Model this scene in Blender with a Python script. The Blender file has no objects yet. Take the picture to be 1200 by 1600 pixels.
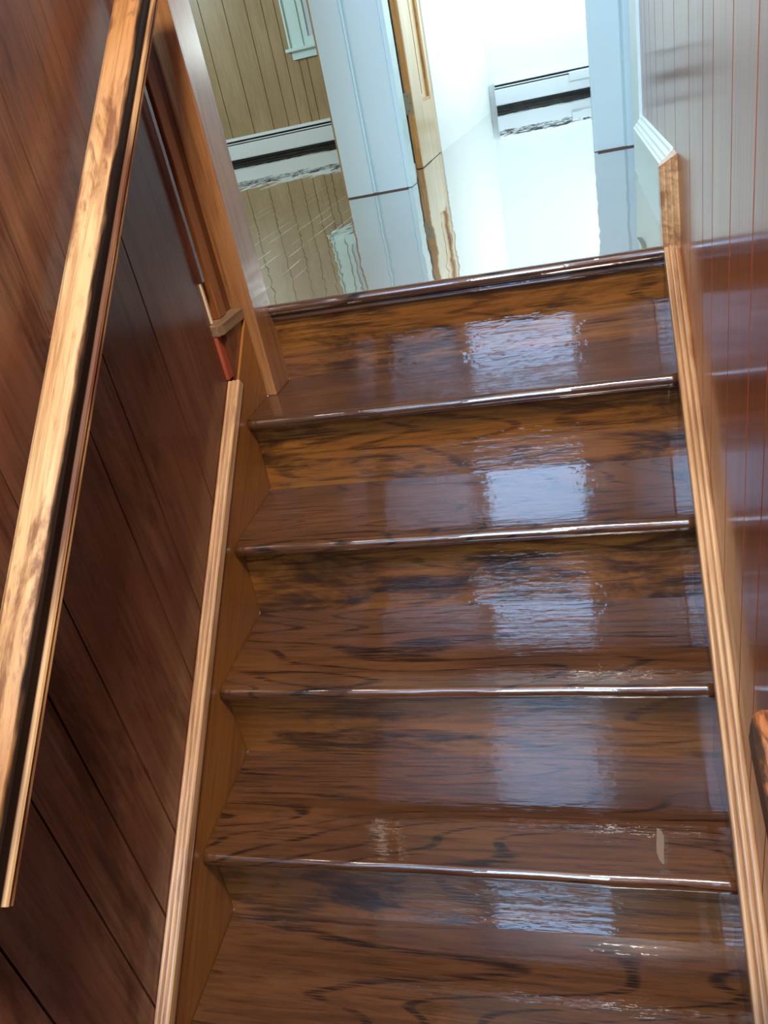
import bpy, bmesh, math, random
from mathutils import Vector, Matrix

random.seed(7)
SC = bpy.context.scene
COL = SC.collection

# ------------------------------------------------------------------ camera
CAM = Vector((0.7401, -1.7245, 0.4084))
R_ = Vector((0.96139979, 0.19548856, -0.19363542))
U_ = Vector((0.06902178, 0.50989202, 0.85746494))
F_ = Vector((-0.26635774, 0.83773167, -0.47671711))
cd = bpy.data.cameras.new('camera')
cam = bpy.data.objects.new('camera', cd)
COL.objects.link(cam)
cam.matrix_world = Matrix(((R_.x, U_.x, -F_.x, CAM.x), (R_.y, U_.y, -F_.y, CAM.y),
                           (R_.z, U_.z, -F_.z, CAM.z), (0, 0, 0, 1)))
cd.sensor_fit = 'VERTICAL'
cd.sensor_height = 24.0
cd.lens = 1223.94 / 1600 * 24.0
cd.clip_start = 0.02
SC.camera = cam

# ------------------------------------------------------------------ world, exposure, lights
SC.view_settings.view_transform = 'Standard'
SC.view_settings.look = 'None'
SC.view_settings.gamma = 1.0
SC.view_settings.use_curve_mapping = False
SC.view_settings.exposure = 0.35
w = bpy.data.worlds.new('world')
SC.world = w
w.use_nodes = True
w.node_tree.nodes['Background'].inputs[0].default_value = (0.62, 0.80, 1.0, 1)
w.node_tree.nodes['Background'].inputs[1].default_value = 1.0


def area(name, loc, to, sx, sy, power, col):
    l = bpy.data.lights.new(name, 'AREA')
    l.shape = 'RECTANGLE'
    l.size, l.size_y = sx, sy
    l.energy = power
    l.color = col
    o = bpy.data.objects.new(name, l)
    COL.objects.link(o)
    o.location = loc
    d = (Vector(to) - Vector(loc)).normalized()
    o.rotation_euler = d.to_track_quat('-Z', 'Y').to_euler()
    return o


# daylight through the windows of the bright room, the left room and the stair
area('bright_room_window_light', (2.16, 3.95, 1.15), (1.15, 3.95, 2.3), 1.9, 1.2, 105, (0.86, 1.0, 0.99))
area('left_room_window_light', (-3.46, 2.9, 1.35), (-1.2, 2.9, 0.3), 1.6, 1.3, 100, (0.80, 0.98, 0.97))
area('stair_window_light', (0.34, -2.96, 1.795), (0.34, 0, 0.4), 0.62, 0.95, 60, (0.36, 0.62, 1.0))
area('stair_low_added_light', (0.34, -2.96, 0.785), (0.34, 0, 0.1), 0.62, 0.33, 13, (0.36, 0.62, 1.0))  # unseen low source, added for the reflections on the top steps
lamp = bpy.data.lights.new('stair_ceiling_lamp_light', 'AREA')
lamp.shape = 'DISK'
lamp.size = 0.40
lamp.energy = 66
lamp.color = (1.0, 0.90, 0.76)
lo = bpy.data.objects.new('stair_ceiling_lamp_light', lamp)
lo.location = (0.72, -1.6, 2.27)
COL.objects.link(lo)

# ------------------------------------------------------------------ constants
G, RISE, NB, R0 = 0.2290, 0.1845, 0.0173, 0.1868
W = 0.90
XP = 0.0241
SL = RISE / G
ANG = math.atan(SL)
CA, SA = math.cos(ANG), math.sin(ANG)
CEIL = 2.35
LOW = -R0 - 6 * RISE            # floor at the foot of the stairs


def nose(y):                     # height of the line through the nosings
    return -R0 + (y + G) * SL


def zt(k):
    return 0.0 if k == 0 else -R0 - (k - 1) * RISE


# ------------------------------------------------------------------ materials
def srgb(r, g, b):
    def f(c):
        c /= 255.0
        return c / 12.92 if c <= 0.04045 else ((c + 0.055) / 1.055) ** 2.4
    return (f(r), f(g), f(b), 1)


class NT:
    def __init__(self, name):
        self.m = bpy.data.materials.new(name)
        self.m.use_nodes = True
        self.t = self.m.node_tree
        self.b = self.t.nodes['Principled BSDF']

    def n(self, typ, **kw):
        nd = self.t.nodes.new(typ)
        for k, v in kw.items():
            setattr(nd, k, v)
        return nd

    def l(self, a, b):
        self.t.links.new(a, b)

    def val(self, sock, v):
        if hasattr(v, 'is_output'):
            self.l(v, sock)
        else:
            sock.default_value = v

    def math(self, op, a, b=0.0, c=None, clamp=False):
        nd = self.n('ShaderNodeMath', operation=op, use_clamp=clamp)
        self.val(nd.inputs[0], a)
        self.val(nd.inputs[1], b)
        if c is not None:
            self.val(nd.inputs[2], c)
        return nd.outputs[0]

    def step(self, v, a, b):
        nd = self.n('ShaderNodeMapRange', interpolation_type='SMOOTHSTEP')
        self.val(nd.inputs['Value'], v)
        nd.inputs['From Min'].default_value = a
        nd.inputs['From Max'].default_value = b
        return nd.outputs[0]

    def mix(self, f, a, b):
        nd = self.n('ShaderNodeMix', data_type='RGBA')
        self.val(nd.inputs[0], f)
        self.val(nd.inputs[6], a)
        self.val(nd.inputs[7], b)
        return nd.outputs[2]

    def noise(self, vec, scale, detail=3.0, rough=0.55, dist=0.0):
        nd = self.n('ShaderNodeTexNoise')
        self.l(vec, nd.inputs['Vector'])
        nd.inputs['Scale'].default_value = scale
        nd.inputs['Detail'].default_value = detail
        nd.inputs['Roughness'].default_value = rough
        nd.inputs['Distortion'].default_value = dist
        return nd.outputs[0]

    def coords(self, randomise=True):
        tc = self.n('ShaderNodeTexCoord').outputs['Object']
        if not randomise:
            return tc
        oi = self.n('ShaderNodeObjectInfo').outputs['Random']
        sc = self.n('ShaderNodeVectorMath', operation='SCALE')
        sc.inputs[0].default_value = (13.1, 7.7, 19.3)
        self.l(oi, sc.inputs['Scale'])
        ad = self.n('ShaderNodeVectorMath', operation='ADD')
        self.l(tc, ad.inputs[0])
        self.l(sc.outputs[0], ad.inputs[1])
        return ad.outputs[0]

    def scaled(self, vec, s):
        m = self.n('ShaderNodeMapping')
        self.l(vec, m.inputs['Vector'])
        m.inputs['Scale'].default_value = s
        return m.outputs[0]

    def bump(self, h, strength, dist, base=None):
        b = self.n('ShaderNodeBump')
        b.inputs['Strength'].default_value = strength
        b.inputs['Distance'].default_value = dist
        self.l(h, b.inputs['Height'])
        if base is not None:
            self.l(base, b.inputs['Normal'])
        return b.outputs[0]


def axis_scale(axis, along, across=1.0):
    return tuple(along if a == axis else across for a in 'XYZ')


def wood(name, axis, dark, mid, light, rings=7.0, ring_amt=0.7, ring_scale=7.0, stretch=0.09, pore=0.6,
         blotch=None, blotch_amt=0.0, blotch_scale=6.0, blotch_stretch=0.35, blotch_lo=0.52, blotch_hi=0.66,
         rough=0.35, coat=1.0, coat_rough=0.06, coat_ior=1.5, wave=0.15, wave_scale=30.0, wave_stretch=0.15,
         spec=0.3, randomise=True, brushing=0.0, scuff=0.0, ring_lo=0.35):
    t = NT(name)
    co = t.coords(randomise)
    g = t.scaled(co, axis_scale(axis, stretch))
    fld = t.noise(g, ring_scale, 2.0, 0.45, 0.25)
    ring = t.math('SINE', t.math('MULTIPLY', fld, rings * 6.283))
    ring = t.step(ring, ring_lo, 1.0)
    # fine pores, long thin streaks
    pv = t.scaled(co, axis_scale(axis, 0.035))
    por = t.noise(pv, 330.0, 3.0, 0.65)
    porm = t.step(por, 0.52, 0.68)
    fine = t.noise(t.scaled(co, axis_scale(axis, 0.05)), 90.0, 4.0, 0.6)
    large = t.noise(t.scaled(co, axis_scale(axis, 0.3)), 5.0, 3.0, 0.55)
    c = t.mix(t.step(large, 0.35, 0.68), mid, light)
    c = t.mix(t.math('MULTIPLY', t.step(fine, 0.42, 0.7), 0.45), c, dark)
    broken = t.math('MULTIPLY', ring, t.step(por, 0.38, 0.55))
    c = t.mix(t.math('MULTIPLY', broken, ring_amt), c, dark)
    c = t.mix(t.math('MULTIPLY', porm, pore * 0.6), c, dark)
    if blotch is not None:
        bl = t.noise(t.scaled(co, axis_scale(axis, blotch_stretch)), blotch_scale, 5.0, 0.68, 0.6)
        bl2 = t.noise(t.scaled(co, axis_scale(axis, 0.08)), 60.0, 3.0, 0.6)
        bb = t.math('ADD', bl, t.math('MULTIPLY', t.math('SUBTRACT', bl2, 0.5), 0.22))
        c = t.mix(t.math('MULTIPLY', t.step(bb, blotch_lo, blotch_hi), blotch_amt), c, blotch)
    if scuff > 0:
        sc = t.noise(t.scaled(co, axis_scale(axis, 0.45)), 6.0, 4.0, 0.6, 0.8)
        sn = t.step(t.noise(co, 60.0, 3.0), 0.3, 0.6)
        c = t.mix(t.math('MULTIPLY', t.math('MULTIPLY', t.step(sc, 0.56, 0.64), sn), scuff), c, srgb(128, 90, 74))
        sl = t.n('ShaderNodeMapping')
        t.l(co, sl.inputs['Vector'])
        sl.inputs['Rotation'].default_value = (0.42, 0, 0)
        sl.inputs['Scale'].default_value = (1, 1, 0.02)
        sv = t.step(t.noise(sl.outputs[0], 150.0, 1.0), 0.74, 0.78)
        c = t.mix(t.math('MULTIPLY', sv, scuff * 1.2), c, srgb(170, 120, 96))
    t.l(c, t.b.inputs['Base Color'])
    t.b.inputs['Roughness'].default_value = rough
    t.b.inputs['Specular IOR Level'].default_value = spec
    t.b.inputs['Coat Weight'].default_value = coat
    t.b.inputs['Coat Roughness'].default_value = coat_rough
    t.b.inputs['Coat IOR'].default_value = coat_ior
    if wave > 0:
        wv = t.noise(t.scaled(co, axis_scale(axis, wave_stretch)), wave_scale, 3.0, 0.55)
        nr = t.bump(wv, wave, 0.01)
        nr2 = t.bump(por, min(1.0, wave * 0.35), 0.002, nr)
        if brushing > 0:
            brush = t.noise(t.scaled(co, axis_scale(axis, 0.10)), 170.0, 2.0, 0.5)
            speck = t.step(t.noise(t.scaled(co, axis_scale(axis, 0.4)), 85.0, 2.0, 0.5), 0.5, 0.75)
            hh = t.math('ADD', brush, t.math('MULTIPLY', speck, 1.2))
            nr2 = t.bump(hh, brushing * 0.06, 0.002, nr2)
        t.l(nr2, t.b.inputs['Coat Normal'])
        t.l(nr2, t.b.inputs['Normal'])
    return t


def tune(t, **kw):
    for k, v in kw.items():
        t.b.inputs[k.replace('_', ' ')].default_value = v


M = {}
M['tread'] = wood('oak_tread_varnish', 'X', srgb(24, 13, 7), srgb(82, 48, 24), srgb(101, 61, 31), rings=24, ring_amt=0.95, ring_lo=0.75,
                  ring_scale=5.0, stretch=0.13, pore=1.0, coat_rough=0.02, coat_ior=1.8, wave=0.045, wave_scale=70, wave_stretch=0.10, brushing=0.5,
                  blotch=srgb(64, 37, 18), blotch_amt=0.6, blotch_scale=4.0).m
M['riser'] = wood('oak_riser_varnish', 'X', srgb(38, 20, 8), srgb(124, 72, 23), srgb(150, 92, 33), rings=11, ring_amt=0.7,
                  ring_scale=7.0, stretch=0.16, pore=0.6, coat_rough=0.02, coat_ior=1.8, wave=0.05, wave_scale=60, wave_stretch=0.10, brushing=0.9,
                  blotch=srgb(30, 17, 9), blotch_amt=0.92, blotch_scale=10.0, blotch_stretch=0.28, blotch_lo=0.47, blotch_hi=0.66).m
M['riser_dull'] = wood('oak_riser_dull_varnish', 'X', srgb(38, 20, 8), srgb(124, 72, 23), srgb(150, 92, 33), rings=11, ring_amt=0.7,
                  ring_scale=7.0, stretch=0.16, pore=0.6, coat=0.6, coat_rough=0.13, coat_ior=1.8, wave=0.05, wave_scale=60, wave_stretch=0.10, brushing=0.9,
                  blotch=srgb(30, 17, 9), blotch_amt=0.92, blotch_scale=10.0, blotch_stretch=0.28, blotch_lo=0.47, blotch_hi=0.66).m
M['stringer'] = wood('oak_stringer', 'Y', srgb(98, 56, 20), srgb(142, 88, 34), srgb(158, 100, 42), rings=5, ring_amt=0.25,
                     ring_scale=6.0, stretch=0.05, pore=0.35, wave=0.03, coat_rough=0.16, coat=0.5).m
M['cap'] = wood('worn_cap_molding', 'Y', srgb(112, 66, 34), srgb(190, 140, 92), srgb(214, 170, 122), rings=6, ring_amt=0.35,
                ring_scale=14.0, stretch=0.05, pore=0.4, blotch=srgb(140, 84, 46), blotch_amt=0.75, blotch_scale=16.0,
                blotch_stretch=0.12, wave=0.03, coat_rough=0.2, coat=0.4).m
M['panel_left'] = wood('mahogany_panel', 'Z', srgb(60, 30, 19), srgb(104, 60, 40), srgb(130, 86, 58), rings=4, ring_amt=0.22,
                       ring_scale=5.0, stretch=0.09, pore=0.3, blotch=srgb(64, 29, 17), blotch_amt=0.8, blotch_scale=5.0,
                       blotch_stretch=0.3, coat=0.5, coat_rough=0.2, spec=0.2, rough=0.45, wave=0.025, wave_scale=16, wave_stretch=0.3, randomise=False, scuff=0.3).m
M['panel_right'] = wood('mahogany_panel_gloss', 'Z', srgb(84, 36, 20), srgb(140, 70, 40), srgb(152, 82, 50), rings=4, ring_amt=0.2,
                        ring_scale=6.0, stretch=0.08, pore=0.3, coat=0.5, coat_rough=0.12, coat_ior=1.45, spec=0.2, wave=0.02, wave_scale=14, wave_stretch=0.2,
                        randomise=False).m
M['panel_far'] = wood('tan_pine_panel', 'Z', srgb(130, 108, 76), srgb(166, 141, 104), srgb(178, 153, 116), rings=3, ring_amt=0.15,
                      ring_scale=5.0, stretch=0.07, pore=0.15, coat=0.2, coat_rough=0.2, wave=0.0, randomise=False).m
M['post'] = wood('orange_pine_post', 'Z', srgb(104, 62, 32), srgb(160, 106, 58), srgb(180, 126, 74), rings=9, ring_amt=0.4,
                 ring_scale=12.0, stretch=0.05, pore=0.3, coat=1.0, coat_rough=0.22, coat_ior=1.6, spec=0.2, rough=0.5, wave=0.02).m
M['casing_dark'] = wood('dark_casing', 'Z', srgb(44, 20, 12), srgb(84, 44, 26), srgb(104, 58, 34), rings=5, ring_amt=0.3,
                        ring_scale=12.0, stretch=0.05, pore=0.3, coat_rough=0.15, wave=0.02).m
M['casing_mid'] = wood('brown_casing', 'Z', srgb(86, 46, 22), srgb(140, 84, 44), srgb(158, 100, 54), rings=6, ring_amt=0.3,
                       ring_scale=12.0, stretch=0.05, pore=0.3, coat_rough=0.15, wave=0.02).m
M['raw'] = wood('raw_split_wood', 'Z', srgb(170, 130, 86), srgb(224, 192, 146), srgb(236, 208, 168), rings=6, ring_amt=0.2,
                ring_scale=14.0, stretch=0.05, pore=0.3, coat=0.0, wave=0.0, rough=0.7).m
M['red'] = wood('red_stained_strip', 'Z', srgb(120, 44, 24), srgb(164, 74, 44), srgb(176, 88, 56), rings=6, ring_amt=0.3,
                ring_scale=14.0, stretch=0.05, pore=0.4, coat=0.2, wave=0.0, rough=0.5).m
M['block'] = wood('weathered_block', 'Y', srgb(74, 52, 34), srgb(140, 106, 74), srgb(166, 132, 96), rings=6, ring_amt=0.4,
                  ring_scale=14.0, stretch=0.1, pore=0.5, coat=0.1, wave=0.0, rough=0.6).m
M['door'] = wood('pine_door', 'Z', srgb(180, 138, 88), srgb(222, 192, 144), srgb(232, 206, 162), rings=5, ring_amt=0.3,
                 ring_scale=10.0, stretch=0.05, pore=0.2, coat=0.3, coat_rough=0.2, wave=0.0).m
M['door_edge'] = wood('pine_door_edge', 'Z', srgb(140, 90, 40), srgb(196, 140, 74), srgb(210, 156, 88), rings=5, ring_amt=0.3,
                      ring_scale=14.0, stretch=0.05, pore=0.3, coat=0.3, coat_rough=0.2, wave=0.0,
                      blotch=srgb(120, 88, 52), blotch_amt=0.6, blotch_scale=22.0).m


def rail_mat():
    t = wood('worn_handrail', 'Y', srgb(112, 62, 24), srgb(176, 118, 64), srgb(214, 168, 114), rings=6, ring_amt=0.35,
             ring_scale=16.0, stretch=0.04, pore=0.4, blotch=srgb(104, 58, 34), blotch_amt=0.8, blotch_scale=16.0,
             blotch_stretch=0.3, blotch_lo=0.50, blotch_hi=0.64, coat_rough=0.14, wave=0.03, wave_scale=40, coat=0.0, rough=0.55, spec=0.2, randomise=False)
    base = t.b.inputs['Base Color'].links[0].from_socket
    co = t.n('ShaderNodeTexCoord').outputs['Object']
    s = t.n('ShaderNodeSeparateXYZ')
    t.l(co, s.inputs[0])
    nz = t.noise(t.scaled(co, (1, 0.12, 1)), 60.0, 3.0)
    e = t.math('ADD', s.outputs['X'], t.math('MULTIPLY', t.math('SUBTRACT', nz, 0.5), 0.010))
    # the original dark stain is left on the side of the rail, the hand has worn the top bare
    side = t.math('MULTIPLY', t.step(e, 0.0585, 0.0625), t.step(s.outputs['Z'], 0.014, 0.016))
    under = t.noise(t.scaled(co, (1, 0.06, 1)), 45.0, 3.0)
    beadc = t.mix(t.step(under, 0.4, 0.62), srgb(96, 54, 30), srgb(196, 150, 96))
    c = t.mix(t.step(s.outputs['Z'], 0.016, 0.0145), base, beadc)
    c = t.mix(side, c, srgb(34, 18, 8))
    t.l(c, t.b.inputs['Base Color'])
    return t.m


M['rail'] = rail_mat()


def end_rail_mat():
    t = wood('worn_handrail_end', 'Y', srgb(70, 34, 16), srgb(150, 86, 46), srgb(176, 110, 62), rings=10, ring_amt=0.7,
             ring_scale=18.0, stretch=0.1, pore=0.4, coat_rough=0.14, wave=0.03, randomise=False)
    base = t.b.inputs['Base Color'].links[0].from_socket
    co = t.n('ShaderNodeTexCoord').outputs['Object']
    s = t.n('ShaderNodeSeparateXYZ')
    t.l(co, s.inputs[0])
    nz = t.noise(t.scaled(co, (1, 0.5, 1)), 70.0, 4.0, 0.65)
    e = t.math('ADD', s.outputs['X'], t.math('MULTIPLY', t.math('SUBTRACT', nz, 0.5), 0.016))
    c = t.mix(t.step(e, 0.010, 0.004), base, srgb(60, 44, 34))
    t.l(c, t.b.inputs['Base Color'])
    return t.m


M['rail_end'] = end_rail_mat()


def plain(name, col, rough=0.45, metal=0.0, coat=0.0, mottle=None):
    t = NT(name)
    if mottle:
        co = t.coords()
        f = t.step(t.noise(co, 14.0, 4.0), 0.45, 0.7)
        t.l(t.mix(t.math('MULTIPLY', f, 0.6), col, mottle), t.b.inputs['Base Color'])
    else:
        co = t.coords()
        f = t.noise(co, 3.0, 2.0)
        dk = (col[0] * 0.94, col[1] * 0.94, col[2] * 0.94, 1)
        t.l(t.mix(f, col, dk), t.b.inputs['Base Color'])
    t.b.inputs['Roughness'].default_value = rough
    t.b.inputs['Metallic'].default_value = metal
    t.b.inputs['Coat Weight'].default_value = coat
    t.b.inputs['Coat Roughness'].default_value = 0.1
    return t.m


M['white'] = plain('white_gloss_paint', srgb(216, 243, 245), 0.32)
M['white_wall'] = plain('white_wall_paint', srgb(240, 244, 244), 0.6)
M['ceiling'] = plain('ceiling_paint', srgb(218, 230, 244), 0.7)
M['heater'] = plain('heater_enamel', srgb(226, 234, 238), 0.35)
M['dark'] = plain('dark_gap', srgb(52, 54, 54), 0.7, mottle=srgb(84, 82, 78))
M['seam'] = plain('paint_seam', srgb(96, 74, 54), 0.7)
M['steel'] = plain('tarnished_steel', srgb(150, 136, 112), 0.4, 0.6, mottle=srgb(120, 112, 98))
M['glass'] = plain('window_glass', srgb(210, 225, 240), 0.05)
M['lower_floor'] = M['tread']
M['plaster'] = plain('pale_smudge', srgb(124, 102, 82), 0.6)


def floor_mat():
    t = NT('wet_varnished_floor')
    co = t.n('ShaderNodeTexCoord').outputs['Object']
    s = t.n('ShaderNodeSeparateXYZ')
    t.l(co, s.inputs[0])
    big = t.noise(t.scaled(co, (1, 0.25, 1)), 3.0, 3.0)
    c = t.mix(t.step(big, 0.35, 0.65), srgb(120, 112, 96), srgb(140, 134, 120))
    # narrow boards running away from the stair, thin joints between them
    fr = t.math('FRACT', t.math('DIVIDE', t.math('ADD', s.outputs['X'], 10.0), 0.0572))
    j = t.math('ABSOLUTE', t.math('SUBTRACT', fr, 0.5))
    joint = t.step(j, 0.485, 0.497)
    c = t.mix(t.math('MULTIPLY', joint, 0.35), c, srgb(70, 58, 44))
    # light glinting on the joints, painted as short pale dashes
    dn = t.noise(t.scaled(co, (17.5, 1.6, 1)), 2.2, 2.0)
    glint = t.math('MULTIPLY', t.step(j, 0.44, 0.465), t.step(dn, 0.50, 0.54))
    worn = t.math('ADD', s.outputs['X'], t.math('MULTIPLY', t.math('SUBTRACT', t.noise(co, 3.0, 2.0), 0.5), 0.8))  # ragged mask that keeps the painted glints to the left side
    glint = t.math('MULTIPLY', glint, t.step(worn, 0.10, -0.10))  # painted glints only left of the ragged mask, no wear
    c = t.mix(glint, c, srgb(250, 246, 236))
    t.l(c, t.b.inputs['Base Color'])
    t.b.inputs['Roughness'].default_value = 0.03
    t.b.inputs['IOR'].default_value = 1.8
    t.b.inputs['Coat Weight'].default_value = 1.0
    t.b.inputs['Coat Roughness'].default_value = 0.015
    t.b.inputs['Coat IOR'].default_value = 1.55
    wv = t.noise(t.scaled(co, (1, 0.35, 1)), 13.0, 2.0, 0.4)
    wv2 = t.noise(t.scaled(co, (1, 0.6, 1)), 2.5, 1.0, 0.4)
    hh = t.math('ADD', wv, t.math('MULTIPLY', wv2, 2.0))
    nr = t.bump(hh, 0.09, 0.01)
    t.l(nr, t.b.inputs['Coat Normal'])
    t.l(nr, t.b.inputs['Normal'])
    return t.m


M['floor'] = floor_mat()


# ------------------------------------------------------------------ mesh helpers
def link(name, bm, mat, parent=None, smooth=False):
    bmesh.ops.recalc_face_normals(bm, faces=bm.faces[:])
    me = bpy.data.meshes.new(name)
    bm.to_mesh(me)
    bm.free()
    if mat is not None:
        me.materials.append(mat)
    if smooth:
        for p in me.polygons:
            p.use_smooth = True
    o = bpy.data.objects.new(name, me)
    COL.objects.link(o)
    if parent is not None:
        o.parent = parent
    return o


def add_box(bm, x0, x1, y0, y1, z0, z1):
    v = [bm.verts.new((x, y, z)) for x in (x0, x1) for y in (y0, y1) for z in (z0, z1)]
    for f in ((0, 1, 3, 2), (4, 6, 7, 5), (0, 4, 5, 1), (2, 3, 7, 6), (0, 2, 6, 4), (1, 5, 7, 3)):
        bm.faces.new([v[i] for i in f])


def boxes(*bs):
    bm = bmesh.new()
    for b in bs:
        add_box(bm, *b)
    return bm


def bevel(bm, w, seg=2):
    bmesh.ops.bevel(bm, geom=bm.edges[:], offset=w, segments=seg, affect='EDGES', profile=0.5)
    return bm


def prism(pts, a0, a1, axis):
    """polygon extruded along an axis; pts are in the other two axes in order"""
    bm = bmesh.new()

    def P(p, a):
        if axis == 'X':
            return (a, p[0], p[1])
        if axis == 'Y':
            return (p[0], a, p[1])
        return (p[0], p[1], a)
    A = [bm.verts.new(P(p, a0)) for p in pts]
    B = [bm.verts.new(P(p, a1)) for p in pts]
    n = len(pts)
    for i in range(n):
        bm.faces.new((A[i], A[(i + 1) % n], B[(i + 1) % n], B[i]))
    bm.faces.new(A[::-1])
    bm.faces.new(B)
    return bm


def empty(name, loc, label, cat, group=None):
    o = bpy.data.objects.new(name, None)
    COL.objects.link(o)
    o.location = loc
    o['label'] = label
    o['category'] = cat
    if group:
        o['group'] = group
    return o


def keep(o, parent):
    """parent without moving"""
    o.parent = parent
    o.matrix_parent_inverse = Matrix.Translation(-parent.location)
    return o


def struct(name, bm, mat, label=None, cat=None):
    o = link(name, bm, mat)
    o['kind'] = 'structure'
    if label:
        o['label'] = label
        o['category'] = cat
    return o


def on_slope(o, x, y, z):
    """local Y runs up the slope of the stair, local Z is square to it"""
    o.rotation_euler = (ANG, 0, 0)
    o.location = (x, y, z)
    return o


def grooved(lo, hi, grooves, depth, half, sign, back):
    """plan outline (along, out) of a boarded wall with V grooves; out = surface coordinate"""
    pts = [(lo, 0.0)]
    for g in sorted(grooves):
        if lo + half < g < hi - half:
            pts += [(g - half, 0.0), (g - half, -sign * depth), (g + half, -sign * depth), (g + half, 0.0)]
    pts.append((hi, 0.0))
    pts += [(hi, -sign * back), (lo, -sign * back)]
    return pts


# ------------------------------------------------------------------ setting: walls, floor, ceiling
XL, XR = -0.026, 0.926
gl = [-0.434, -0.610, -0.715, -0.921, -1.025, -1.130, -1.272, -1.45, -1.56, -1.74, -1.85, -2.03, -2.2, -2.4, -2.6]
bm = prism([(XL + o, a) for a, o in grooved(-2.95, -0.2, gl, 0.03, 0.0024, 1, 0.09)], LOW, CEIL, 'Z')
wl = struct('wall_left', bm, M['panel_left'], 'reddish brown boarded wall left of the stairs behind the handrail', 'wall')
# the pocket and the end of that wall, behind the casing strips
bm = boxes((XL - 0.09, XL - 0.03, -0.2, 0.02, LOW, CEIL))
o = link('wall_end_panel', bm, M['casing_dark'], wl)
bm = boxes((XL - 0.03, -0.0065, -0.19, -0.086, zt(2), 0.0), (XL - 0.03, XL, -0.2, -0.19, LOW, 0.0))
o = link('wall_low_panel', bm, M['casing_dark'], wl)

gr = [-2.7, -2.5, -2.3, -2.1, -1.95, -1.8, -1.65, -1.5, -1.35, -1.2, -1.06, -0.95, -0.845, -0.745, -0.600, -0.452, -0.357,
      -0.203, 0.0, 0.19, 0.36, 0.5, 0.62, 0.72]
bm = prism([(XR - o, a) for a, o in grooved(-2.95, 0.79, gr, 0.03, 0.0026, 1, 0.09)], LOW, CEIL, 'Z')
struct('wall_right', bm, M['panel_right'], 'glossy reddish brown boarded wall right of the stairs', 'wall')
# white board and white wall further along the right side
bm = boxes((0.918, 1.0, 0.79, 1.06, 0.0, CEIL))
struct('trim_1', bm, M['white'], 'white vertical board where the glossy right wall ends', 'trim')
bm = boxes((0.975, 1.05, 1.06, 1.66, 0.0, CEIL))
struct('wall_landing_side', bm, M['white_wall'])

# white baseboard with its moulded cap, right side of the landing
bb = struct('baseboard_right', boxes((0.912, XR, 0.03, 0.84, 0.0, 0.150)), M['white'],
            'white baseboard right of the landing with a sloped moulded cap', 'baseboard')
prof = [(0.9005, 0.146), (0.9005, 0.151), (0.904, 0.154), (0.906, 0.158), (0.911, 0.161), (0.913, 0.166), (0.919, 0.171),
        (0.921, 0.176), (XR, 0.179), (XR, 0.146)]
link('baseboard_cap', prism(prof, 0.045, 0.79, 'Y'), M['white'], bb)

# floors
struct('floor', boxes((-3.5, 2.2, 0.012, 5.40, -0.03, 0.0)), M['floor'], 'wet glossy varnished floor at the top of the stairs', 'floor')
struct('floor_lower', boxes((XL, XR, -2.95, -6 * G + 0.0, LOW - 0.03, LOW)), M['lower_floor'])

# left room
gf = [-3.288, -3.096, -2.914, -2.722, -2.54, -2.401, -2.273, -2.077, -1.873, -1.693, -1.56, -1.458, -1.352, -1.285, -1.151, -1.012, -0.82, -0.638, -0.478, -0.35]
outl = [(-3.5, 5.30)]
for g in gf:
    outl += [(g - 0.0035, 5.30), (g, 5.308), (g + 0.0035, 5.30)]
outl += [(-0.1, 5.30), (-0.1, 5.40), (-3.5, 5.40)]
struct('wall_back', prism(outl, 0.0, CEIL, 'Z'), M['panel_far'], 'tan boarded wall of the left room above the baseboard heater', 'wall')
struct('wall_left_room_side', boxes((-3.6, -3.5, 0.0, 5.40, 0.0, CEIL)), M['panel_far'])
struct('wall_left_room_front', boxes((-3.5, XL - 0.03, -0.1, 0.012, 0.0, CEIL)), M['panel_far'])
# partition between the left room and the bright room
struct('wall_partition', boxes((-0.177, 0.0, 1.68, 5.30, 0.0, CEIL)), M['white_wall'])
struct('wall_partition_panel', boxes((-0.188, -0.177, 1.645, 5.30, 0.0, CEIL)), M['panel_far'])
# bright room
sk = [(0.0, 2.86), (0.052, 2.86), (0.12, 5.30), (0.0, 5.30)]
struct('wall_bright_room_side', prism(sk, 0.0, CEIL, 'Z'), M['white_wall'], 'white wall running back beside the pine door', 'wall')
struct('wall_bright_room_back', boxes((0.0, 2.2, 5.30, 5.40, 0.0, CEIL)), M['white_wall'], 'white wall at the far end of the bright room', 'wall')
struct('wall_bright_room_front', boxes((0.93, 2.2, 1.68, 1.74, 0.0, CEIL)), M['white_wall'])
struct('wall_bright_room_window_side', boxes((2.2, 2.3, 1.68, 5.40, 0.0, CEIL)), M['white_wall'])
struct('wall_over_doorway', boxes((0.0, 0.93, 1.68, 1.74, 2.06, CEIL)), M['white_wall'])
# ceilings
struct('ceiling', boxes((-3.6, 2.3, -3.05, 5.40, CEIL, CEIL + 0.05)), M['ceiling'])
# wall with the stair window behind the viewer
struct('wall_stair_end', boxes((XL, 0.0, -3.1, -2.95, LOW, CEIL), (0.68, XR, -3.1, -2.95, LOW, CEIL),
                               (0.0, 0.68, -3.1, -2.95, LOW, 0.59), (0.0, 0.68, -3.1, -2.95, 0.98, 1.29), (0.0, 0.68, -3.1, -2.95, 2.30, CEIL)), M['panel_right'])

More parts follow.
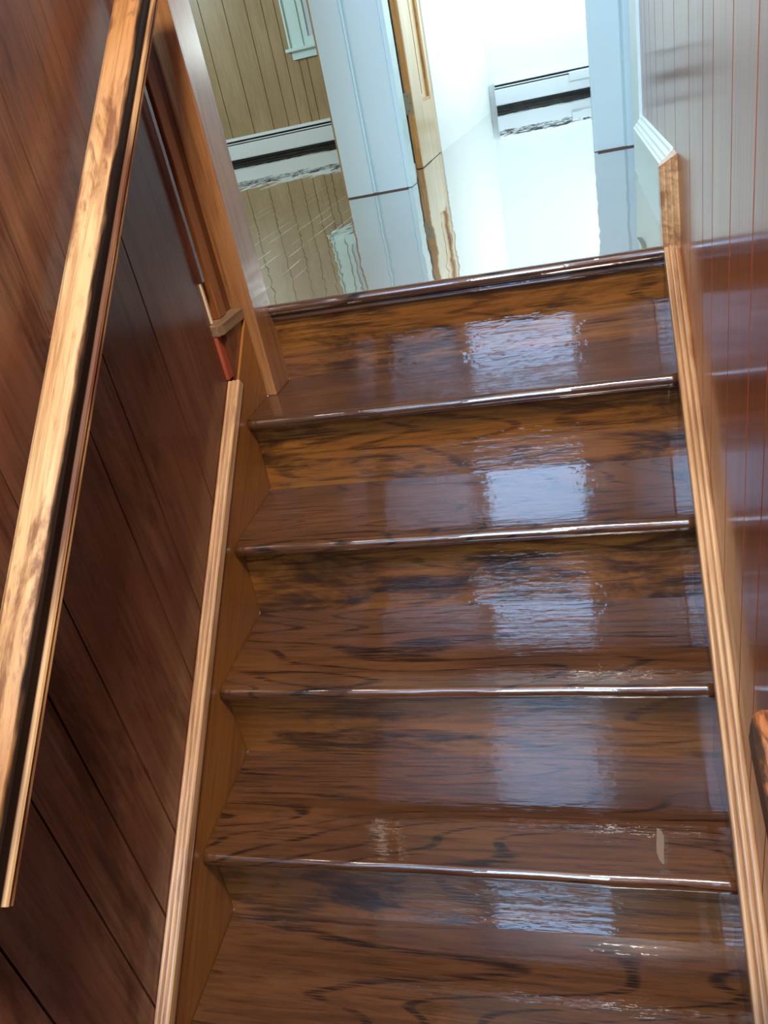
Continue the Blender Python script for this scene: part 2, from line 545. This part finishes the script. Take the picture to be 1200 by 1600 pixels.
# ------------------------------------------------------------------ white doorway casings
c1 = struct('trim_2', boxes((-0.177, -0.068, 1.63, 1.68, 0.004, CEIL)), M['white'],
            'wide white door casing column standing between the left room and the doorway', 'door casing')
link('casing_bead', prism([(-0.068, 1.68), (-0.068, 1.648), (-0.060, 1.648), (-0.057, 1.638), (-0.051, 1.633), (-0.046, 1.638),
                           (-0.044, 1.648), (-0.044, 1.68)], 0.004, CEIL, 'Z'), M['white'], c1)
link('casing_board', boxes((-0.044, 0.076, 1.63, 1.68, 0.004, CEIL)), M['white'], c1)
link('jamb', boxes((0.0, 0.094, 1.645, 1.76, 0.002, 2.06)), M['white'], c1)
link('floor_seam', boxes((-0.176, 0.078, 1.6285, 1.64, 0.0, 0.005)), M['seam'], c1)

c2 = struct('trim_3', boxes((0.823, 0.921, 1.655, 1.69, 0.004, CEIL)), M['white'],
            'narrower white door casing right of the doorway', 'door casing')
link('jamb', boxes((0.812, 0.86, 1.668, 1.78, 0.002, 2.06)), M['white'], c2)
link('casing_bead', prism([(0.921, 1.69), (0.921, 1.652), (0.926, 1.646), (0.932, 1.652), (0.932, 1.69)], 0.004, CEIL, 'Z'), M['white'], c2)
link('casing_edge', boxes((0.932, 0.968, 1.64, 1.69, 0.004, CEIL)), M['white'], c2)
link('floor_seam', boxes((0.824, 0.966, 1.638, 1.66, 0.0, 0.005)), M['seam'], c2)

# ------------------------------------------------------------------ window of the left room
wn = struct('window_1', boxes((-1.399, -1.279, 5.265, 5.30, 0.736, 1.95)), M['white'],
            'white framed window above the heater in the left room', 'window')
link('casing_edge', prism([(-1.399, 5.265), (-1.399, 5.25), (-1.386, 5.25), (-1.382, 5.265)], 0.736, 1.95, 'Z'), M['white'], wn)
link('window_apron', boxes((-1.392, -0.40, 5.275, 5.30, 0.661, 0.72)), M['white'], wn)
link('window_stool', bevel(boxes((-1.431, -0.36, 5.235, 5.30, 0.718, 0.743)), 0.006), M['white'], wn)
link('casing_board', boxes((-0.50, -0.39, 5.265, 5.30, 0.736, 1.95)), M['white'], wn)
link('sash', boxes((-1.279, -1.231, 5.275, 5.30, 0.743, 1.95), (-0.545, -0.50, 5.275, 5.30, 0.743, 1.95),
                   (-1.231, -0.545, 5.275, 5.30, 0.743, 0.8)), M['white'], wn)
link('pane', boxes((-1.231, -0.545, 5.286, 5.30, 0.8, 1.95)), M['glass'], wn)

# ------------------------------------------------------------------ baseboard heaters
def heater(x0, x1, yw, label, knob=None):
    t = empty('baseboard_heater', ((x0 + x1) / 2, yw, 0), label, 'heater')
    y0 = yw - 0.055
    hood = [(yw, 0.203), (yw - 0.040, 0.203), (y0 + 0.004, 0.190), (y0, 0.183), (y0 + 0.004, 0.179), (yw - 0.03, 0.187), (yw, 0.187)]
    parts = [link('hood', prism(hood, x0, x1, 'X'), M['heater'])]
    front = [(y0, 0.149), (y0 - 0.004, 0.145), (y0 - 0.004, 0.041), (y0, 0.035), (y0 + 0.006, 0.035), (y0 + 0.006, 0.149)]
    parts.append(link('front_cover', prism(front, x0, x1, 'X'), M['heater']))
    parts.append(link('back_plate', boxes((x0, x1, yw - 0.012, yw, 0.0, 0.19)), M['dark']))
    parts.append(link('outlet_slat', boxes((x0, x1, y0 + 0.002, y0 + 0.022, 0.158, 0.166)), M['heater']))
    parts.append(link('fin_tube', boxes((x0 + 0.02, x1 - 0.02, yw - 0.045, yw - 0.014, 0.09, 0.155)), M['dark']))
    parts.append(link('pipe', boxes((x0 + 0.01, x1 - 0.01, yw - 0.036, yw - 0.018, 0.018, 0.030)), M['dark']))
    if knob:
        parts.append(link('end_cap', bevel(boxes((knob, knob + 0.17, y0 - 0.012, yw - 0.002, 0.098, 0.168)), 0.008), M['heater']))
    for p in parts:
        keep(p, t)
    return t


heater(-2.9, -0.30, 5.299, 'long white baseboard heater under the tan boarded wall')
heater(0.168, 1.4, 5.299, 'white baseboard heater with a raised cover piece on the bright white wall', 0.735)

# ------------------------------------------------------------------ pine door standing open in the bright room
dr = empty('door_1', (0.03, 2.245, 0), 'pale pine panelled door standing open behind the white casing', 'door')
dr['kind'] = 'structure'
D0, D1, DX0, DX1 = 2.245, 2.855, 0.012, 0.046
keep(link('door_stile', bevel(boxes((DX0, DX1, D0, D0 + 0.27, 0.002, 2.02)), 0.003, 1), M['door']), dr)
keep(link('door_edge_face', boxes((DX0 + 0.002, DX1 - 0.004, D0 - 0.0012, D0 + 0.002, 0.003, 2.018)), M['door_edge']), dr)
keep(link('door_stile', bevel(boxes((DX0, DX1, D1 - 0.075, D1, 0.002, 2.02)), 0.003, 1), M['door']), dr)
keep(link('bottom_rail', boxes((DX0, DX1 - 0.001, D0 + 0.27, D1 - 0.075, 0.002, 0.265)), M['door']), dr)
keep(link('top_rail', boxes((DX0, DX1 - 0.001, D0 + 0.27, D1 - 0.075, 1.9, 2.02)), M['door']), dr)
keep(link('door_panel', boxes((DX0 + 0.01, DX1 - 0.016, D0 + 0.27, D1 - 0.075, 0.265, 1.9)), M['door']), dr)
keep(link('panel_molding', boxes((DX1 - 0.016, DX1 - 0.004, D0 + 0.28, D0 + 0.292, 0.28, 1.9),
                                 (DX1 - 0.016, DX1 - 0.006, D0 + 0.32, D0 + 0.332, 0.30, 1.9),
                                 (DX1 - 0.016, DX1 - 0.004, D1 - 0.10, D1 - 0.085, 0.28, 1.9),
                                 (DX1 - 0.016, DX1 - 0.004, D0 + 0.27, D1 - 0.075, 0.265, 0.280)), M['door_edge']), dr)
hg = keep(link('hinge_leaf', boxes((0.002, DX1 - 0.004, D0 - 0.0035, D0 - 0.0012, 0.235, 0.325)), M['steel']), dr)
bm = bmesh.new()
for z in (0.25, 0.28, 0.31):
    r = bmesh.ops.create_cone(bm, cap_ends=True, segments=10, radius1=0.004, radius2=0.003, depth=0.002)
    bmesh.ops.transform(bm, matrix=Matrix.Translation((0.026 + (0.006 if z == 0.28 else -0.004), D0 - 0.0045, z)) @ Matrix.Rotation(math.pi / 2, 4, 'X'), verts=r['verts'])
sc = link('screw', bm, M['plaster'], hg)
bm = boxes((0.0, 0.012, 1.76, 2.24, 0.0, 0.03))
struct('baseboard_left', bm, M['white'])

# ------------------------------------------------------------------ staircase
st = empty('staircase', (0, 0, LOW), 'dark varnished oak staircase with worn orange brown risers', 'staircase')


def arc(cy, cz, r, a0, a1, n):
    return [(cy + r * math.cos(math.radians(a0 + (a1 - a0) * i / n)), cz + r * math.sin(math.radians(a0 + (a1 - a0) * i / n))) for i in range(n + 1)]


TH = 0.027
for k in range(1, 7):
    z = zt(k)
    yf = -k * G - 0.005
    r = TH / 2
    pts = [(-(k - 1) * G + NB, z), ] + arc(yf + r, z - r, r, 90, 270, 12) + [(-(k - 1) * G + NB, z - TH)]
    nx = 72
    bm = bmesh.new()
    rng = random.Random(k)
    x0 = 0.0015
    A = None
    cols = []
    for i in range(nx + 1):
        x = x0 + (W - x0) * i / nx
        # worn, slightly uneven front edge
        wv = 0.0009 * math.sin(x * 9 + k) + 0.0006 * math.sin(x * 31 + 2 * k)
        cols.append([bm.verts.new((x, p[0] + (wv if 0 < j < len(pts) - 1 else 0), p[1])) for j, p in enumerate(pts)])
    n = len(pts)
    for i in range(nx):
        for j in range(n):
            f = bm.faces.new((cols[i][j], cols[i][(j + 1) % n], cols[i + 1][(j + 1) % n], cols[i + 1][j]))
            f.smooth = 1 <= j <= n - 3
    bm.faces.new(cols[0][::-1])
    bm.faces.new(cols[-1])
    keep(link('tread', bm, M['tread']), st)
# landing nosing with the cove bead below it
r = 0.013
pts = [(0.012, 0.0)] + arc(-0.004 + r, -r, r, 90, 270, 12) + [(0.012, -2 * r)]
keep(link('landing_nosing', prism(pts, XP, W, 'X'), M['tread'], None, False), st)
pts = [(NB, -0.026)] + arc(0.006 + 0.007, -0.033, 0.007, 90, 270, 8) + [(NB, -0.040)]
keep(link('nosing_bead', prism(pts, XP, W, 'X'), M['tread']), st)
LEAN = (0.0, 0.011, 0.015, 0.001, 0.013, 0.0)
for k in range(0, 6):
    zt0 = zt(k) - (0.026 if k == 0 else TH)
    y0, x0 = -k * G + NB, (XP if k == 0 else 0.0012)
    lean = LEAN[k]                      # tilt shaped to steer the stair window reflections
    sect = [(y0, zt(k + 1)), (y0 + lean, zt0), (y0 + lean + 0.019, zt0), (y0 + 0.019, zt(k + 1))]
    keep(link('riser', prism(sect, x0, W, 'X'), M['riser_dull' if k == 3 else 'riser']), st)

# stringers
CAPN = 0.016                     # thickness of the cap, square to the slope
def slope_board(name, x0, x1, pts, mat, parent):
    """prism along X of a YZ outline, stored in coordinates turned with the slope"""
    loc = []
    for y, z in pts:
        loc.append((y * CA + z * SA, -y * SA + z * CA))
    bm = prism(loc, x0, x1, 'X')
    o = link(name, bm, mat)
    o.rotation_euler = (ANG, 0, 0)
    o.parent = parent
    o.matrix_parent_inverse = Matrix.Translation(-parent.location)
    return o


yl = -6 * G - 0.1
capv = CAPN / CA
slope_board('stringer', XL, 0.0, [(yl, nose(yl) + 0.072 - capv), (-0.208, nose(-0.208) + 0.072 - capv),
                                 (-0.208, zt(2) - 0.09), (-0.3, zt(3)), (yl, nose(yl) - 0.36)], M['stringer'], st)
slope_board('stringer_tip', -0.006, 0.0, [(-0.208, nose(-0.208) + 0.070), (-0.0855, 0.002), (-0.0855, zt(2)), (-0.208, zt(2) - 0.09)], M['stringer'], st)
slope_board('stringer', W, XR, [(yl, nose(yl) + 0.034 - capv), (-0.03, nose(-0.03) + 0.034 - capv), (0.03, 0.0), (0.03, zt(2)),
                               (-0.3, zt(3)), (yl, nose(yl) - 0.36)], M['casing_dark'], st)


def reeded(x0, x1, up, h0, h1):
    """reeded cap section: three beads across the width, from height h0 to h1"""
    n = 3
    pts = [(x0, -up), (x0, h0)]
    wd = (x1 - x0) / n
    for i in range(n):
        c = x0 + wd * (i + 0.5)
        hb = h0 + (h1 - h0) * (i + 0.5) / n
        for a in (160, 125, 90, 55, 20):
            pts.append((c + 0.46 * wd * math.cos(math.radians(a)), hb + 0.38 * wd * math.sin(math.radians(a))))
    pts += [(x1, h1), (x1, -up)]
    return pts


def cap(x0, x1, htop, ytop, ylow, h0, h1):
    # origin on the cap line at ytop; local Y up the slope
    L = (ytop - ylow) / CA
    pts = reeded(x0, x1, CAPN, h0, h1)
    bm = prism(pts, -L, 0.0, 'Y')
    o = link('cap_molding', bm, M['cap'])
    o.rotation_euler = (ANG, 0, 0)
    o.location = (0, ytop, nose(ytop) + htop)
    o.parent = st
    o.matrix_parent_inverse = Matrix.Translation(-st.location)
    return o


cap(XL, 0.003, 0.070, -0.208, yl, 0.0, 0.003)
cap(W - 0.003, XR, 0.034, -0.035, yl, 0.0, 0.017)
# the right cap turns up the edge of the landing and meets the white baseboard
bm = bmesh.new()
rows = []
sect = reeded(0.0, 0.029, 0.02, 0.0, 0.004)
for (y, z, yy, zz) in ((-0.034, -0.012, 0.03, -0.03), (-0.012, 0.03, 0.04, 0.02), (0.030, 0.150, 0.046, 0.150)):
    rows.append([])
    # section across x; its outward direction faces down the stair
    for (sx, sh) in sect:
        x = W - 0.003 + sx
        lean = sx / 0.029
        yb = y - 0.045 * lean * (1 if zz > 0 else 0.4)
        zb = z + 0.026 * lean * (1.0 if zz > 0.1 else 0.3)
        if sh < 0:
            rows[-1].append(bm.verts.new((x, yy, zb)))
        else:
            rows[-1].append(bm.verts.new((x, yb - sh * 1.0, zb)))
for i in range(len(rows) - 1):
    n = len(sect)
    for j in range(n):
        bm.faces.new((rows[i][j], rows[i][(j + 1) % n], rows[i + 1][(j + 1) % n], rows[i + 1][j]))
bm.faces.new(rows[0])
bm.faces.new(rows[-1][::-1])
keep(link('cap_return', bm, M['cap']), st)
# pale smudge left on one tread
bm = bmesh.new()
cx, cy = 0.795, -0.853
ps = []
for i in range(14):
    a = 2 * math.pi * i / 14
    ps.append((cx + 0.006 * math.cos(a) + 0.0015 * math.sin(3 * a), cy + 0.034 * math.sin(a) + 0.002 * math.cos(2 * a)))
top = [bm.verts.new((x, y, zt(4) + 0.0006)) for x, y in ps]
bot = [bm.verts.new((x, y, zt(4))) for x, y in ps]
bm.faces.new(top)
for i in range(14):
    bm.faces.new((bot[i], bot[(i + 1) % 14], top[(i + 1) % 14], top[i]))
o = keep(link('smudge', bm, M['plaster']), st)
o['label'] = 'pale grey smudge on the tread'

# ------------------------------------------------------------------ post at the head of the stairs, left
po = link('door_post', bevel(boxes((-0.036, XP, -0.085, 0.020, -R0, CEIL)), 0.0025, 2), M['post'])
po['label'] = 'orange brown wooden post standing on the top tread at the left end of the landing'
po['category'] = 'post'

# casing strips on the wall beside the post
cs = empty('door_casing', (XL, -0.15, 0.0), 'dark layered wooden casing strips beside the orange post, a block under them', 'casing')
keep(link('outer_strip', bevel(boxes((XL - 0.02, XL + 0.010, -0.208, -0.192, 0.115, CEIL)), 0.002, 1), M['casing_dark']), cs)
o = keep(link('broken_strip', prism([(XL - 0.02, -0.206), (XL + 0.005, -0.206), (XL + 0.002, -0.194), (XL - 0.02, -0.194)], 0.03, 0.115, 'Z'), M['raw']), cs)
o['label'] = 'split raw end of the outer strip'
keep(link('inner_strip', bevel(boxes((XL - 0.035, XL + 0.006, -0.166, -0.128, 0.028, CEIL)), 0.002, 1), M['casing_mid']), cs)
keep(link('dark_strip', boxes((XL - 0.035, XL - 0.002, -0.128, -0.086, 0.028, CEIL)), M['casing_dark']), cs)  # narrow casing strip of dark brown wood
bl = [(XL - 0.015, -0.214), (XL + 0.014, -0.214), (XL + 0.024, -0.200), (XL + 0.026, -0.088), (XL - 0.015, -0.088)]
keep(link('block', bevel(prism(bl, 0.002, 0.028, 'Z'), 0.003, 2), M['block']), cs)
o = keep(link('red_strip', boxes((XL - 0.005, XL + 0.008, -0.212, -0.190, nose(-0.2) + 0.07, 0.002)), M['red']), cs)
o['label'] = 'bare red brown strip under the block'

# ------------------------------------------------------------------ handrails
def handrail(x, y, z, prof, length, mat, label, slope):
    t = empty('handrail', (x, y, z), label, 'handrail')
    t.rotation_euler = (slope, 0, 0)
    bm = prism(prof, 0.0, length, 'Y')
    link('rail', bm, mat, t)
    return t


# left rail: top worn bare, dark side, small bead at the lower edge
prof = [(0.006, 0.0), (0.004, 0.022), (0.008, 0.036), (0.018, 0.0425), (0.034, 0.0440), (0.050, 0.0425), (0.060, 0.0375), (0.0645, 0.030),
        (0.0635, 0.0165), (0.0645, 0.0150), (0.0690, 0.0130), (0.0705, 0.0100), (0.0690, 0.0070), (0.0660, 0.0055), (0.0690, 0.0040), (0.0695, 0.0015), (0.0670, -0.001)]
YE = -1.29
hr = handrail(0.0, YE, nose(YE) + 0.725, prof, 1.16 / CA, M['rail'], 'long worn orange handrail fixed to the left wall, dark stained side', math.atan(0.853))
for d in (0.2, 0.75):
    link('bracket', boxes((XL, 0.006, d, d + 0.05, -0.012, 0.003)), M['casing_dark'], hr)

# right rail: only its upper end shows at the right edge of the photograph
t = empty('handrail', (0.85, -1.175, -0.13), 'dark edged upper end of a wooden handrail on the right wall', 'handrail')
bm = bmesh.new()
path = [(-0.0, 0.0, 0.004), (-0.012, -0.0015, 0.001), (-0.03, -0.005, 0.0), (-0.10, -0.024, 0.0), (-0.16, -0.055, 0.0), (-0.24, -0.115, 0.0), (-0.60, -0.405, 0.0)]
rows = []
for (y, z, inset) in path:
    sec = [(0.004 + inset, -0.045), (0.0 + inset, -0.02), (0.002 + inset, -0.006), (0.008 + inset, 0.0), (0.06, 0.0), (0.064, -0.01), (0.062, -0.045)]
    rows.append([bm.verts.new((sx, y, z + sz)) for sx, sz in sec])
n = 7
for i in range(len(rows) - 1):
    for j in range(n):
        bm.faces.new((rows[i][j], rows[i][(j + 1) % n], rows[i + 1][(j + 1) % n], rows[i + 1][j]))
bm.faces.new(rows[0])
bm.faces.new(rows[-1][::-1])
link('rail', bm, M['rail_end'], t)
link('bracket', boxes((0.055, XR - 0.85, -0.2, -0.15, -0.10, -0.075)), M['casing_dark'], t)

# ------------------------------------------------------------------ stair window and lamp behind the viewer
def stair_window(n, z0, z1):
    struct('window_%d' % n, boxes((0.0, 0.03, -3.0, -2.955, z0, z1), (0.65, 0.68, -3.0, -2.955, z0, z1),
                                  (0.03, 0.65, -3.0, -2.955, z0, z0 + 0.03), (0.03, 0.65, -3.0, -2.955, z1 - 0.03, z1)), M['white'])


stair_window(2, 1.29, 2.30)
stair_window(3, 0.59, 0.98)  # unseen second opening, added around the low light
